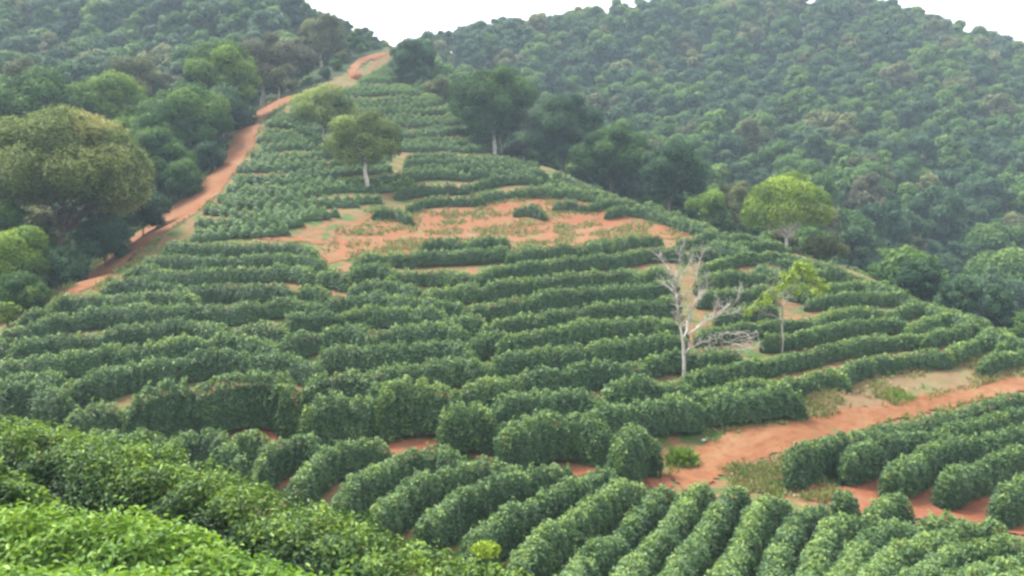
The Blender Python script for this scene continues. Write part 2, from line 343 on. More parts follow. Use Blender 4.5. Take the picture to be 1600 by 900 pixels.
# ------------------------------------------------------------------ coffee hedges
def smooth_path(P, n=2):
    for _ in range(n):
        if len(P) > 2: P[1:-1] = P[1:-1]*.5 + (P[:-2] + P[2:])*.25
    return P
def hedge(path, h, wd, mat, L, cover=1.4, fold=False, gap=0.0, fresh_lit_top=.35, bush=1.0, hp=None, rough=1.0):
    """one hedge as leaf faces over a leafy core; path in ground xy"""
    path = np.asarray(path, float)
    seg = np.linalg.norm(np.diff(path, axis=0), axis=1); s = np.concatenate([[0], np.cumsum(seg)]); T = s[-1]
    n = max(8, int(T / .3)); u = np.linspace(0, T, n)
    c = smooth_path(np.stack([np.interp(u, s, path[:, 0]), np.interp(u, s, path[:, 1])], -1), 3 + int(1/max(T/n, .1)))
    r = RNG
    ph = r.uniform(0, 6.28, 8); nb = max(1, round(T / bush)); kb = r.normal(0, 1, nb + 2)
    def prof(u):
        e = np.clip(np.minimum(u, T - u) / min(.9*wd, T*.5), 0, 1); cap = np.sqrt(np.maximum(1 - (1 - e)**2, 0))*.93 + .07
        b = np.abs(np.sin(np.pi * u / (T / nb))); bi = np.interp(u / (T/nb), np.arange(nb + 2), kb)
        f = 1 + rough*(.11*bi + (.2 + gap)*(b - .62) + .06*np.sin(u*1.7 + ph[0]))
        f2 = 1 + rough*(.08*bi + (.2 + gap*1.1)*(b - .62) + .08*np.sin(u*1.3 + ph[1]))
        hb = h if hp is None else np.interp(u / T, np.linspace(0, 1, len(hp)), hp)
        return hb * np.clip(f, .45, 1.4) * (cap*.72 + .28), wd * .5 * np.clip(f2, .4, 1.5) * cap
    def surf(u, th, k=1.0):
        hh, ww = prof(u)
        x = np.interp(u, np.linspace(0, T, n), c[:, 0]); y = np.interp(u, np.linspace(0, T, n), c[:, 1])
        d = np.stack([np.interp(u, np.linspace(0, T, n), np.gradient(c[:, 0])), np.interp(u, np.linspace(0, T, n), np.gradient(c[:, 1]))], -1)
        d = d / np.maximum(np.linalg.norm(d, axis=-1, keepdims=True), 1e-9)
        lx, ly = -d[..., 1], d[..., 0]
        lump = 1 + .09*np.sin(u*5.1 + 3*th + ph[2]) * np.sin(th*4 + u*2.3 + ph[3]) + .06*np.sin(u*9 + ph[4] + 5*th)
        cc = np.cos(th); ss = np.sin(th)
        o_ = ww * np.sign(cc) * np.abs(cc)**.9 * k * lump
        zz = hh * np.abs(ss)**.78 * (1 - (1-k)*.9) * (lump*.5 + .5)
        P = np.stack([x + lx*o_, y + ly*o_, Z(x, y) + zz*1.0 - .05], -1)
        N = unit(np.stack([lx*cc*1.2, ly*cc*1.2, ss*1.0], -1))
        return P, N
    geo = Geo()
    nu = max(6, int(T / .5)); U, TH = np.meshgrid(np.linspace(.02, T - .02, nu), np.linspace(-.05, np.pi + .05, 9), indexing='ij')
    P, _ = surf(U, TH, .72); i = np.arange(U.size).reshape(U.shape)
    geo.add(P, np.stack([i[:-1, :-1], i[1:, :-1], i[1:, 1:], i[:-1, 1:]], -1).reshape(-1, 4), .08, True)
    hh, ww = prof(U[:, 0]); area = T * (2*h + wd) * .9
    m = int(area * cover / (L * L * .23)); off = r.normal(0, .05)
    u = r.uniform(0, T, m); th = np.pi * r.uniform(0.01, .99, m)
    P, N = surf(u, th, 1.0)
    toc = unit(-P); vis = (N * toc).sum(-1)
    kp = (vis > -.25) | (r.random(m) < .3)
    P, N, th = P[kp], N[kp], th[kp]; m = len(P)
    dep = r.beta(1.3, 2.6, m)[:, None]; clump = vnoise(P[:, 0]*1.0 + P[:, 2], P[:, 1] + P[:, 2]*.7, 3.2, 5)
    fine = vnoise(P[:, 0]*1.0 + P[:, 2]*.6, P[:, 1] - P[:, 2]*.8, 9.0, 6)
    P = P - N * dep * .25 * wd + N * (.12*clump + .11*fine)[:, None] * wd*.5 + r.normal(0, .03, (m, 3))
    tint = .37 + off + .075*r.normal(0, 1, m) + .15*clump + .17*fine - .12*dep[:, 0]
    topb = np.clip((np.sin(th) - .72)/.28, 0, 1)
    fresh = r.random(m) < (.25 + fresh_lit_top) * topb
    tint = tint + .10*topb + np.where(fresh, r.uniform(.12, .34, m), 0)  # tops lighter: new growth, plus light from above put into the tint
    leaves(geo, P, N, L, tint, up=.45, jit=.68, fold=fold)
    # upright shoots along the top
    k = int(T * 2.2); 
    if L < .3 and k > 0:
        us = np.repeat(r.uniform(.1, max(T - .1, .2), k), 6); ts = np.pi * np.clip(.5 + np.repeat(r.normal(0, .12, k), 6), .1, .9)
        P, N = surf(us, ts, 1.0); P = P + np.stack([r.normal(0, .05, 6*k), r.normal(0, .05, 6*k), np.tile(np.arange(6)/6*.20, k)], -1)
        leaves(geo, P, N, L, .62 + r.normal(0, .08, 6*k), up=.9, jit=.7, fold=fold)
    return geo.mesh('coffee_hedge', [mat])
ORD = ['first','second','third','fourth','fifth','sixth','seventh','eighth','ninth','tenth','eleventh','twelfth','thirteenth','fourteenth','fifteenth','sixteenth','seventeenth','eighteenth','nineteenth','twentieth',
       '21st','22nd','23rd','24th','25th','26th','27th','28th','29th','30th','31st','32nd','33rd','34th','35th','36th']
def ordn(i):
    if i < 20: return ORD[i]
    return f"{i+1}{ {1:'st',2:'nd',3:'rd'}.get((i+1) % 10, 'th') }"
def place_rows(rows, h, wd, mat, L, group, labels, dmin=30, cover=1.4, gap=0, fresh_lit_top=.35, hs=None, name='coffee_hedge', cat='coffee hedge', bush=1.0, ext=0.0, ws=None, rough=.55, lift=.93):
    for k, r in enumerate(rows):
        hh = hs[k] if hs else h
        p = np.array(r, float); n = max(3, int(np.abs(np.diff(p[:, 0])).sum() / 6)); t = np.linspace(0, len(p) - 1, n)
        px = np.interp(t, np.arange(len(p)), p[:, 0]); py = np.interp(t, np.arange(len(p)), p[:, 1])
        path = smooth_path(hit(px, py, hh * lift, dmin), 4)
        ek = ext[k] if isinstance(ext, list) else ext
        if ek:
            a = unit(path[0] - path[1]); b = unit(path[-1] - path[-2]); path = np.concatenate([[path[0] + a*min(ek, .4)], path, [path[-1] + b*ek]])
        o = ob(name, hedge(path, hh, ws[k] if ws else wd, mat, L, cover, gap=gap, fresh_lit_top=fresh_lit_top, bush=bush, rough=rough)); tag(o, labels[k], cat, group)

HILL = [ # crests of the hedges on the hillside, traced
 [(262,378),(300,378),(330,379),(398,379),(462,379),(492,390)], [(225,402),(255,398),(292,400),(350,400),(425,396),(482,398),(502,404)],
 [(198,420),(225,410),(252,424),(275,425),(312,422),(350,417),(400,418),(437,414),(470,414),(487,424)],
 [(162,444),(180,436),(220,433),(245,440),(295,448),(320,446),(362,443),(400,446),(432,441),(452,446)],
 [(78,472),(92,464),(130,461),(170,460),(220,458),(282,455),(305,460)], [(34,486),(48,481),(64,481)],
 [(0,514),(30,509),(60,503),(78,494),(100,491),(120,485),(162,480),(217,478),(255,478),(295,477),(320,473),(360,478),(402,472)],
 [(15,542),(55,527),(75,522),(120,521),(150,521),(180,512),(212,504),(245,504),(275,498),(312,501),(350,511)], [(365,511),(385,505),(405,504),(440,508)],
 [(-10,566),(30,566),(68,558),(100,550),(140,548),(160,544),(212,539),(250,534),(275,528),(312,527),(362,521),(390,525),(432,533)],
 [(102,602),(120,588),(152,584),(165,576),(187,574),(207,566),(237,566),(275,559),(325,548),(355,549),(398,554),(432,552),(470,557),(495,566)],
 [(-10,535),(10,532),(22,535)], [(-15,590),(10,585),(45,582),(90,584)],
 [(475,602),(490,592),(510,585),(540,581),(566,585),(585,592)],
 [(570,578),(600,578),(632,572),(665,568),(695,562),(720,558),(737,564),(760,563)], [(725,600),(750,596),(775,592),(805,592)],
 [(500,548),(520,541),(555,540),(580,540),(610,538),(662,534),(712,535),(735,546)], [(430,534),(460,523),(490,518)], [(505,512),(540,507),(562,509),(582,518)],
 [(590,513),(625,507),(675,507),(715,508),(725,513)], [(440,500),(462,490),(500,486),(528,487)], [(535,488),(560,479),(590,480),(650,481),(690,484)],
 [(510,468),(550,459),(610,457),(645,464)], [(464,452),(482,443),(510,450)], [(412,470),(440,464),(480,468),(500,474)], [(545,425),(562,413),(590,409),(612,418)],
 [(495,424),(515,420),(540,428)], [(555,402),(580,396),(605,393),(628,394)], [(632,396),(660,392),(720,391),(787,386)],
 [(605,430),(645,421),(680,420),(740,426)], [(550,440),(580,436),(620,440),(650,446)], [(650,464),(680,466),(715,470)], [(690,498),(715,494),(745,492)],[(735,528),(760,520),(780,516)],
 [(747,430),(770,416),(800,411),(850,407),(887,401),(925,399),(970,397),(1000,389),(1037,387),(1062,388)],
 [(1097,414),(1132,402),(1165,395),(1200,392),(1240,398)], [(1132,384),(1160,378),(1200,377),(1230,384)], [(660,456),(690,450),(720,446),(755,442)],
 [(760,445),(787,437),(837,434),(862,431),(920,425),(975,420),(1000,426)], [(1010,424),(1025,416),(1040,420)], [(1090,436),(1112,428),(1150,422),(1190,426)],
 [(725,480),(762,473),(797,470),(842,460),(860,452),(895,454),(910,449),(950,447),(1000,445),(1050,438)], [(1095,456),(1125,453),(1165,450),(1200,448)],
 [(755,506),(797,496),(847,491),(875,481),(912,482),(940,477),(980,468),(1012,471),(1052,465)], [(1120,490),(1145,482),(1175,477),(1205,477)],
 [(780,530),(800,522),(875,515),(890,506),(920,500),(950,498),(987,502),(1005,495),(1030,495),(1060,500)],
 [(1090,517),(1137,510),(1197,501),(1237,497),(1270,500)], [(770,560),(800,551),(832,546),(900,542),(940,535),(995,526),(1060,522)],
 [(1195,525),(1245,520),(1260,516),(1295,507),(1325,500),(1362,497),(1412,499)], [(775,597),(800,590),(837,582),(887,572),(920,566),(960,565),(1000,569)],
 [(1010,556),(1040,549),(1077,548),(1110,545),(1148,548)], [(1070,583),(1112,575),(1150,568),(1200,560),(1250,550),(1275,544),(1312,535),(1350,527),(1387,524),(1438,521)],
 [(1442,524),(1475,513),(1512,507),(1540,500)], [(1417,512),(1440,500),(1465,492),(1498,488)], [(1388,489),(1412,478),(1437,472),(1458,473)],
 [(1270,496),(1300,485),(1337,480),(1386,482)], [(1262,465),(1300,459),(1340,456),(1362,459),(1400,454),(1422,460)], [(1290,446),(1337,437),(1375,441)],
 [(1255,424),(1290,418),(1345,428)], [(1145,368),(1175,365),(1205,374)], [(1215,405),(1245,404),(1280,413)],
 [(1315,577),(1340,563),(1387,555),(1430,549),(1472,550)], [(1477,549),(1500,537),(1537,525),(1565,515)], [(1250,592),(1265,582),(1290,576),(1312,581)],
 [(1095,610),(1130,603),(1165,594),(1210,594),(1246,590)], [(945,608),(962,592),(1015,590),(1060,597),(1090,607)], [(1535,563),(1560,552),(1610,545)], [(1560,536),(1585,530),(1610,528)],
]
FOOT = [[(-12,608),(15,604),(35,596),(60,594),(80,603),(100,617)], [(198,616),(225,606),(270,601),(290,593),(312,597),(332,600),(350,592),(398,586),(440,587),(458,607)],
 [(474,632),(485,624),(520,619),(560,621),(590,614)], [(592,611),(615,598),(650,597),(690,598),(722,602)], [(690,644),(705,635),(728,627),(760,628),(775,640)],
 [(772,630),(790,618),(837,612),(870,608),(912,604),(938,614)], [(790,672),(802,661),(850,652),(905,646),(925,655),(955,665)],
 [(922,642),(945,631),(975,632),(1025,626),(1098,622)], [(1102,621),(1130,614),(1175,611),(1200,606),(1244,604),(1255,612)], [(966,692),(985,677),(1010,667),(1028,682)], [(104,640),(140,628),(190,630)]]
VAL = [[(192,674),(215,662),(242,669)], [(254,698),(280,673),(312,665),(342,674)], [(328,702),(350,689),(372,702)], [(118,672),(150,662),(184,672)], [(355,686),(378,666),(404,671)],
 [(402,716),(424,690),(448,677),(485,671),(502,684)], [(462,745),(488,712),(507,694),(549,684),(580,682)], [(528,768),(565,737),(590,726),(619,706),(645,697),(685,695),(710,702)],
 [(586,790),(627,754),(653,742),(680,730),(720,720),(757,713),(800,724)], [(662,804),(693,775),(720,760),(760,742),(811,736),(843,727),(875,724)],
 [(735,832),(777,796),(803,780),(838,774),(860,762),(885,747),(915,742),(940,728),(955,724)], [(805,862),(843,831),(867,810),(892,800),(912,787),(935,770),(969,746),(998,744)],
 [(875,910),(905,872),(928,845),(950,838),(963,823),(985,806),(1003,785),(1020,772),(1038,755),(1055,760)], [(950,920),(990,863),(1017,843),(1045,815),(1064,783),(1085,753),(1103,748)],
 [(1025,920),(1051,881),(1075,852),(1097,824),(1118,793),(1136,766),(1155,750),(1172,756)], [(1105,920),(1153,854),(1169,811),(1187,779),(1212,762),(1238,768)],
 [(1192,925),(1219,845),(1236,808),(1258,785),(1296,780)], [(1256,925),(1272,863),(1283,833),(1302,806),(1322,793),(1350,796)], [(1310,767),(1322,752),(1336,760)],
 [(1300,925),(1331,854),(1352,831),(1382,818),(1412,809),(1440,808)], [(1357,800),(1377,776),(1406,766),(1427,776)], [(1345,925),(1381,863),(1395,847),(1428,842),(1475,822),(1516,809),(1547,803),(1570,815)],
 [(1440,806),(1469,791),(1500,795)], [(1385,925),(1437,879),(1475,857),(1512,844),(1553,843),(1610,834)], [(1440,925),(1495,893),(1540,875),(1612,856)], [(1545,912),(1580,893),(1615,880)]]
BANK = [[(1232,716),(1256,700),(1294,682),(1330,680),(1375,670),(1434,655),(1480,645),(1514,637),(1560,625),(1612,611)], [(1318,708),(1356,691),(1390,680),(1459,675),(1491,665),(1530,655),(1612,630)],
 [(1385,730),(1437,708),(1455,692),(1494,683),(1531,686),(1550,680),(1612,661)], [(1475,745),(1503,726),(1537,716),(1569,706),(1612,690)], [(1560,772),(1580,760),(1615,743)]]
zones = [(-99, 470, 'at the left end of the slope'), (470, 752, 'in the middle of the slope'), (752, 1075, 'left of the bare white tree'), (1075, 1260, 'behind and right of the bare white tree'), (1260, 1700, 'at the far right of the slope')]
lab = {}
for lo, hi, nm in zones:
    m = [i for i, r in enumerate(HILL) if lo <= np.mean([p[0] for p in r]) < hi]
    m.sort(key=lambda i: -np.mean([p[1] for p in HILL[i]]))
    for j, i in enumerate(m): lab[i] = f'coffee hedge across the hill, {ordn(j)} upward {nm}'
HH = [1.45 + .35*min(1, max(0, (np.mean([p[1] for p in r]) - 400) / 180)) for r in HILL]
MX = [np.mean([p[0] for p in r]) for r in HILL]
HH = [1.22 if x > 1150 else min(h_, 1.45) if x > 1075 else h_*.95 for h_, x in zip(HH, MX)]; HWD = [1.2 if x > 1150 else 1.4 if x > 760 else 1.6 for x in MX]
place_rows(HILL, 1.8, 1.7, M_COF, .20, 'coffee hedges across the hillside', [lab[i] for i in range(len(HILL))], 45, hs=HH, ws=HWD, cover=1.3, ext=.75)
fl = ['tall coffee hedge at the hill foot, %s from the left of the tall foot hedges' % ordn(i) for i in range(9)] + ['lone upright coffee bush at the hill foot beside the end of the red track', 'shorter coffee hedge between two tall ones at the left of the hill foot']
place_rows(FOOT, 2.7, 1.8, M_COF, .18, 'tall coffee hedges along the hill foot', fl, 42, fresh_lit_top=.25, ext=.25, hs=[2,2.9,2.6,3.0,2.6,1.7,2.4,1.95,1.8,2.3,1.8])
place_rows(VAL, 1.7, 1.25, M_COF, .155, 'coffee hedges on the valley floor', ['coffee hedge on the valley floor below the hill, %s from the left' % ordn(i) for i in range(len(VAL))], 24, fresh_lit_top=.3, ext=[1.0]*10 + [.5]*4 + [.15]*(len(VAL) - 14), lift=1.04)
place_rows(BANK, 1.85, 1.5, M_COF, .17, 'coffee hedges between track and red bank', ['dark coffee hedge between red track and red earth bank, %s down from the track' % ordn(i) for i in range(5)], 40, fresh_lit_top=.15)

# smaller bushes above the bare patch
TOPR = [[(638,316),(667,308),(710,306),(745,306)], [(620,296),(677,288),(730,287)], [(748,303),(800,294),(840,292),(890,295),(940,302)], [(628,271),(677,264),(730,268)],
 [(740,284),(773,275),(805,272),(840,275)], [(690,262),(740,254),(800,257),(845,264)], [(585,326),(612,322),(638,334)], [(806,323),(825,318),(846,326)], [(868,314),(888,311),(907,315)],
 [(920,316),(957,308),(985,314)], [(948,326),(975,318),(1000,324)], [(990,320),(1012,314),(1040,327)], [(1040,330),(1070,336),(1090,347)], [(660,377),(685,371),(722,375)],
 [(730,377),(745,372),(760,374),(775,367),(788,375)], [(795,396),(837,384),(872,381),(897,382)], [(904,384),(920,377),(930,380)], [(930,374),(943,367),(953,375)],
 [(955,377),(975,370),(1000,365),(1024,368)], [(1060,372),(1085,366),(1120,363),(1142,365)], [(1080,388),(1100,383),(1115,388)],
 [(868,268),(905,284),(950,302)], [(955,304),(1000,322),(1040,334)], [(1045,336),(1080,346),(1118,358)],
 [(634,250),(700,247),(770,246),(835,254)], [(632,261),(660,258),(684,258)], [(860,280),(900,292),(945,306)], [(735,266),(790,265),(850,268)], [(850,288),(880,290),(910,299)], [(636,242),(690,239),(740,242),(800,247)], [(618,268),(634,265),(650,267)], [(612,284),(628,280),(642,282)]]
CREST = [[(1105,372),(1145,384),(1190,392)], [(1242,396),(1290,410),(1340,426)], [(1345,430),(1400,450),(1440,466)], [(1445,470),(1490,486),(1535,502)], [(1538,506),(1570,522),(1612,532)], [(1225,440),(1260,446),(1290,455)], [(1180,408),(1215,420),(1250,432)]]
tl = ['dark hedge of low coffee bushes along the upper edge of the bare red patch', 'low coffee hedge right of the white trunked tree, second above the bare patch',
 'long low hedge reaching the crest above the right part of the bare patch', 'low coffee hedge right of the white trunked tree, third above the bare patch', 'short low hedge above the right part of the bare patch, second up',
 'low hedge above the right part of the bare patch, third up', 'short dark clump of coffee bushes at the left of the bare patch', 'small dark coffee bush alone inside the bare red patch',
 'small coffee clump at the upper rim of the bare patch, right of the lone bush', 'coffee clump near the crest at the upper right rim of the bare patch', 'round coffee clump just below the clump at the upper right rim',
 'coffee clump on the crest above the red tip of the patch', 'last coffee clump on the crest at the right tip of the patch', 'low coffee clump on the lower edge of the patch, left one of two',
 'uneven coffee clump on the lower edge of the patch, taller at its right', 'ragged coffee hedge below the middle of the bare patch', 'tiny ragged coffee bush below the patch beside a round dark bush',
 'round dark coffee bush alone at the lower edge of the patch', 'two lobed coffee clump below the red right part of the patch', 'short coffee hedge under the right tip of the bare patch', 'small coffee bush right above the bare white tree', 'coffee hedge running down the crest beside the highest rows above the patch',
 'coffee hedge running down the crest above the red right end of the patch', 'coffee hedge running down the crest past the red tip of the patch',
 'long low hedge right of the white trunked tree, highest of the mature rows', 'short low hedge right of the white trunked tree under the highest mature row', 'low coffee hedge just inside the crest above the bare patch', 'low hedge near the crest, second of the rows right of the white trunked tree', 'short hedge tucked between the crest hedge and the long low hedge',
 'low hedge at the foot of the young rows, right behind the white trunked tree', 'small coffee bush right of the white trunk, upper of two', 'small coffee bush right of the white trunk, lower of two']
place_rows(TOPR, 1.3, 1.5, M_COF, .24, 'low coffee bushes round the bare patch', tl, 70, ext=.9, fresh_lit_top=.25, gap=.08, rough=1.1)

place_rows(CREST, 1.5, 2.2, M_COF, .23, 'coffee hedges running down the crest', ['coffee hedge on the crest line beside the forest, %s from the top' % ordn(i) for i in range(5)] + ['low coffee hedge under the yellow leaves of the half bare tree', 'low coffee hedge above the half bare tree'], 70, fresh_lit_top=.3)
# young rows on the upper slope, following the contours between track and crest
def bounds(y):
    l = np.interp(y, [95,125,155,190,225,262,305,345,372], [605,560,470,410,402,374,338,296,285])
    r = np.interp(y, [90,130,170,200,246,260,300,320,345,372], [640,676,718,768,830,640,620,560,490,430]); return l, r
UP = []; y = 98.0
while y < 368:
    l, r = bounds(y)
    if y > 244: r = min(r, 622 + RNG.uniform(-26, 8))
    xx = np.linspace(l + 2, r - 2, max(4, int((r - l) / 30))); k = RNG.uniform(0, 6)
    UP.append([(a + RNG.normal(0, 4), y + 2.5*math.sin(a/60 + k) + RNG.normal(0, 2.6) - .03*(a - l)) for a in xx]); y += 4.5 + 7.0 * (y - 98) / 270
place_rows(UP, .95, 1.35, M_COFY, .27, 'rows of young coffee on the upper slope', ['row of small coffee bushes on the upper slope, %s down from the hilltop' % ordn(i) for i in range(len(UP))], 85, fresh_lit_top=.4, gap=.5, cover=1.25, name='young_coffee_row', cat='coffee row', bush=1.25, rough=1.0)

# foreground hedges on the near slope
def near_hedge(pts, wd, mat, L, label, cover, tf):
    P = np.array([atD(px, py, D) for px, py, D in pts]); n = 24; t = np.linspace(0, len(P) - 1, n)
    P = np.stack([np.interp(t, np.arange(len(P)), P[:, k]) for k in range(3)], -1); path = smooth_path(P[:, :2].copy(), 3)
    hp = np.clip(P[:, 2] - Z(path[:, 0], path[:, 1]), .5, 3); print('near hedge heights', hp.round(2)[::6])
    o = ob('coffee_hedge', hedge(path, float(hp.mean()), wd, mat, L, cover, fold=True, fresh_lit_top=tf, hp=hp, bush=.9, rough=.16)); tag(o, label, 'coffee hedge', 'coffee hedges on the near slope')
near_hedge([(-160,640,17.4),(0,662,16.4),(150,675,16),(300,718,15.2),(450,767,14.4),(600,818,13.7),(750,872,13),(860,915,12.5),(960,970,12)], 2.3, M_COFN, .088, 'long coffee hedge slanting across the foreground with bright new leaves and painted light on top', 1.8, .95)
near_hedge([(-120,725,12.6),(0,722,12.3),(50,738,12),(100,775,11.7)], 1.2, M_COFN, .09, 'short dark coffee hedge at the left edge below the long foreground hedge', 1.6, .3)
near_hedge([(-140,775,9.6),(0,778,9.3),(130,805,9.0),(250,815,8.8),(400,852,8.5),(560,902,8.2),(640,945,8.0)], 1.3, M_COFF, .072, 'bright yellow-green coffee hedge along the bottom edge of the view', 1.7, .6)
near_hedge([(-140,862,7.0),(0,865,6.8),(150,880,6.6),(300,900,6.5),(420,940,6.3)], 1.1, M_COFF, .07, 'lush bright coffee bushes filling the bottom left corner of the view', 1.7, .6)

# ------------------------------------------------------------------ trees
def crown_geo(lobes, L, cover, core=.78, tint=.42, up=.5, tintvar=.1, lv=.08):
    geo = Geo(); lobes = [(np.array(c, float), np.array(r, float)) for c, r in lobes]
    for c, r in lobes:
        if core: blob(geo, c, r * core, .28)
        a = 4*np.pi*((r[0]*r[1])**1.6 + (r[0]*r[2])**1.6 + (r[1]*r[2])**1.6)**(1/1.6) / 3**(1/1.6)
        m = int(a * cover / (L*L*.23)); d = unit(RNG.normal(0, 1, (m, 3))); d = d[(d[:, 2] > -.6) | (RNG.random(m) < .4)]
        P = c + d * r * (1.04 - RNG.beta(1.2, 4, (len(d), 1))*.45 + RNG.normal(0, .06, (len(d), 1)) + .2*vnoise(d[:, 0]*3 + c[0], d[:, 1]*3 + d[:, 2]*2 + c[1], 1.8, int(abs(c[0]*7)) + 1)[:, None])
        inside = np.zeros(len(P), bool)
        for c2, r2 in lobes:
            if c2 is not c: inside |= (((P - c2) / r2)**2).sum(-1) < .62
        P, d = P[~inside], d[~inside]; lt = RNG.normal(0, tintvar)
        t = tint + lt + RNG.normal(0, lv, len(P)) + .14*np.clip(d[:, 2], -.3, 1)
        leaves(geo, P, d / r * r.mean(), L, t, up=up, jit=.6, fat=.6)
    return geo
def dome_lobes(w_, h_, z0, n, flat=0.0, rs=.36, dep=.9):
    """lobes scattered over a dome whose underside is at z0"""
    out = []
    for i in range(n):
        k = (i + .5) / n; z = 1 - 1.75*k if not flat else 1 - .95*k; z = max(z, -.75 if not flat else .05)
        th = i * 2.39996 + RNG.uniform(-.45, .45); rr = math.sqrt(max(0, 1 - min(1, z*z))); q = RNG.uniform(.55, 1.35); q = 1 + (q - 1)*.7 if flat else q; f = (RNG.uniform(.91, 1.07) if flat else RNG.uniform(.86, 1.14)) + (1 - q)*.22
        cz = z0 + h_*(.5 + .5*z*.66*f) if not flat else z0 + h_*(.2 + .6*z*f)
        out.append(((rr*math.cos(th)*w_*.5*.68*f, rr*math.sin(th)*w_*.5*.68*dep*f, cz), (w_*.5*rs*q*1.08, w_*.5*rs*q*1.02, min(w_*.5*rs*q*.82, h_*.4))))
    out.append(((0, 0, z0 + h_*.46), (w_*.27, w_*.25, h_*.33)))
    return out
def trunk_geo(hgt, r, lobes, nl=5, fork=.55, lean=(0, 0)):
    geo = Geo(); t = np.array([lean[0], lean[1], hgt * fork])
    p = wobble((0, 0, -.4), t, 5, .02); tube(geo, p, np.linspace(r*1.25, r*.8, 5), 7)
    ls = sorted(lobes, key=lambda l: -l[1][0])[:nl] if nl < len(lobes) else lobes
    for c, rr in ls[:nl]: tube(geo, wobble(t - (0, 0, .1), np.array(c) - (0, 0, rr[2]*.2), 5, .06), np.linspace(r*.62, r*.12, 5), 5)
    return geo
TREES = []
def tree(name, label, px, ytop, ybot, wpx, D, leaf, bark='brown', n=14, L=.32, cover=1.0, core=.6, flat=0.0, tr=None, fork=.6, group=None, cat='tree', rs=.34, tintvar=.16, nl=6, ground=None):
    top = atD(px, ytop, D)[2]; bot = atD(px, ybot, D)[2]; x = (px - 800)/F*D; y = D; gz = float(Z(x, y)) if ground is None else ground
    if cat == 'tree': TREES.append((px, wpx, D))
    W = wpx / F * D; h = top - bot; z0 = max(bot - gz, .1)
    lobes = dome_lobes(W, h, z0, n, flat, rs)
    e = bpy.data.objects.new(name, None); C.objects.link(e); e.location = (x, y, gz); tag(e, label, cat, group)
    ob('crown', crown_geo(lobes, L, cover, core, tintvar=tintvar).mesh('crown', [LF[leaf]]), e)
    ob('trunk', trunk_geo(z0 + h*.5, tr or W*.03, lobes, nl, fork).mesh('trunk', [BK[bark]]), e)
    return e
# left of the track
tree('umbrella_tree', 'broad domed tree with russet and yellow-green crown at the left edge', 100, 163, 338, 296, 98, 'russet', n=46, L=.30, flat=1, core=.6, rs=.25, tr=.32, fork=.45, nl=14, tintvar=.2)
tree('broadleaf_tree', 'bright yellow-green drooping tree above the track beside a dark narrow tree', 352, 62, 190, 128, 158, 'bright', n=16, L=.42)
tree('broadleaf_tree', 'dark narrow tree in front of the bright yellow-green drooping one', 308, 88, 185, 48, 155, 'dark', n=8, L=.4, rs=.5)
tree('broadleaf_tree', 'dark bushy tree hanging over the track under the bright drooping tree', 345, 150, 240, 105, 146, 'dark', n=12, L=.4)
tree('broadleaf_tree', 'large mid-green tree overhanging the track with a dense round crown', 285, 130, 265, 150, 137, 'mid', n=18, L=.38)
tree('broadleaf_tree', 'green tree between the russet domed tree and the track', 240, 195, 300, 115, 124, 'mid', n=14, L=.36)
tree('broadleaf_tree', 'mid-green tree behind the russet domed tree on its upper left', 60, 110, 215, 150, 140, 'mid', n=15, L=.4)
tree('broadleaf_tree', 'fresh green tree behind the right shoulder of the russet domed tree', 175, 112, 215, 125, 146, 'bright', n=14, L=.4)
tree('broadleaf_tree', 'olive tree above and behind the mid-green tree overhanging the track', 215, 88, 170, 105, 172, 'olive', n=12, L=.42)
tree('broadleaf_tree', 'dry grey-brown tree right of the bright drooping tree', 415, 45, 155, 95, 176, 'grey', 'grey', n=12, L=.4, core=.5, cover=.8)
tree('broadleaf_tree', 'grey-brown thin crowned tree standing at the first bend of the track', 455, 60, 150, 85, 186, 'grey', 'grey', n=11, L=.4, core=.5, cover=.8)
tree('broadleaf_tree', 'olive-grey tree left of the upper stretch of the track', 505, 55, 140, 80, 206, 'olive', 'grey', n=11, L=.42, core=.6)
tree('broadleaf_tree', 'small pale green tree with a thin pale trunk beside the track bend', 440, 98, 150, 38, 172, 'olive', 'pale', n=7, L=.36, core=.4, rs=.45)
for i, (a, b, c_, d_, D, l, lb) in enumerate([(30,355,450,100,84,'bright','bright green leafy shrub at the left edge below the russet domed tree'), (20,425,490,90,80,'mid','green shrub at the left edge where the track ends'),
     (90,385,455,95,90,'dark','dark green shrub under the russet domed tree beside the track'), (165,345,425,85,98,'dark','dark shrub right under the russet crown by the track edge'), (225,290,365,75,109,'dark','dark green shrub beside the track above the russet tree shade'),
     (285,248,318,60,121,'mid','mid-green shrub beside the track below the large overhanging tree'), (10,300,380,70,92,'mid','mid-green shrub at the left edge just under the russet crown'), (330,225,275,45,130,'dark','small dark shrub at the left side of the track halfway up'),
     (8,478,520,40,76,'yellow','small yellow-green weed bush at the left edge under the track end')]):
    tree('shrub', lb, a, b, c_, d_, D, l, n=9, L=.26, cat='shrub', group='shrubs beside the left track', rs=.45, tr=.08)
for i, (px, py) in enumerate([(72,474),(105,446),(122,428),(148,408),(172,388),(192,368),(214,356),(238,338),(262,318),(286,300),(310,282),(326,262),(340,238),(352,214),(366,196),(388,176),(404,160),(424,150),(446,146),(470,142),(495,132),(520,122),(536,108),(548,96),(572,84)]):
    D = float(hit(px, py, .3, 60)[0][1]); wp_ = RNG.uniform(24, 40)*110/D; hp_ = RNG.uniform(20, 36)*110/D
    tree('shrub', 'small bush lining the left track edge, %s up from its lower end' % ordn(i), px - wp_*.45, py - hp_, py + 2, wp_, D + .5, ['mid','dark','mid','olive'][i % 4], n=7, L=.24, cat='shrub', group='shrubs lining the dirt track', rs=.48, tr=.06)
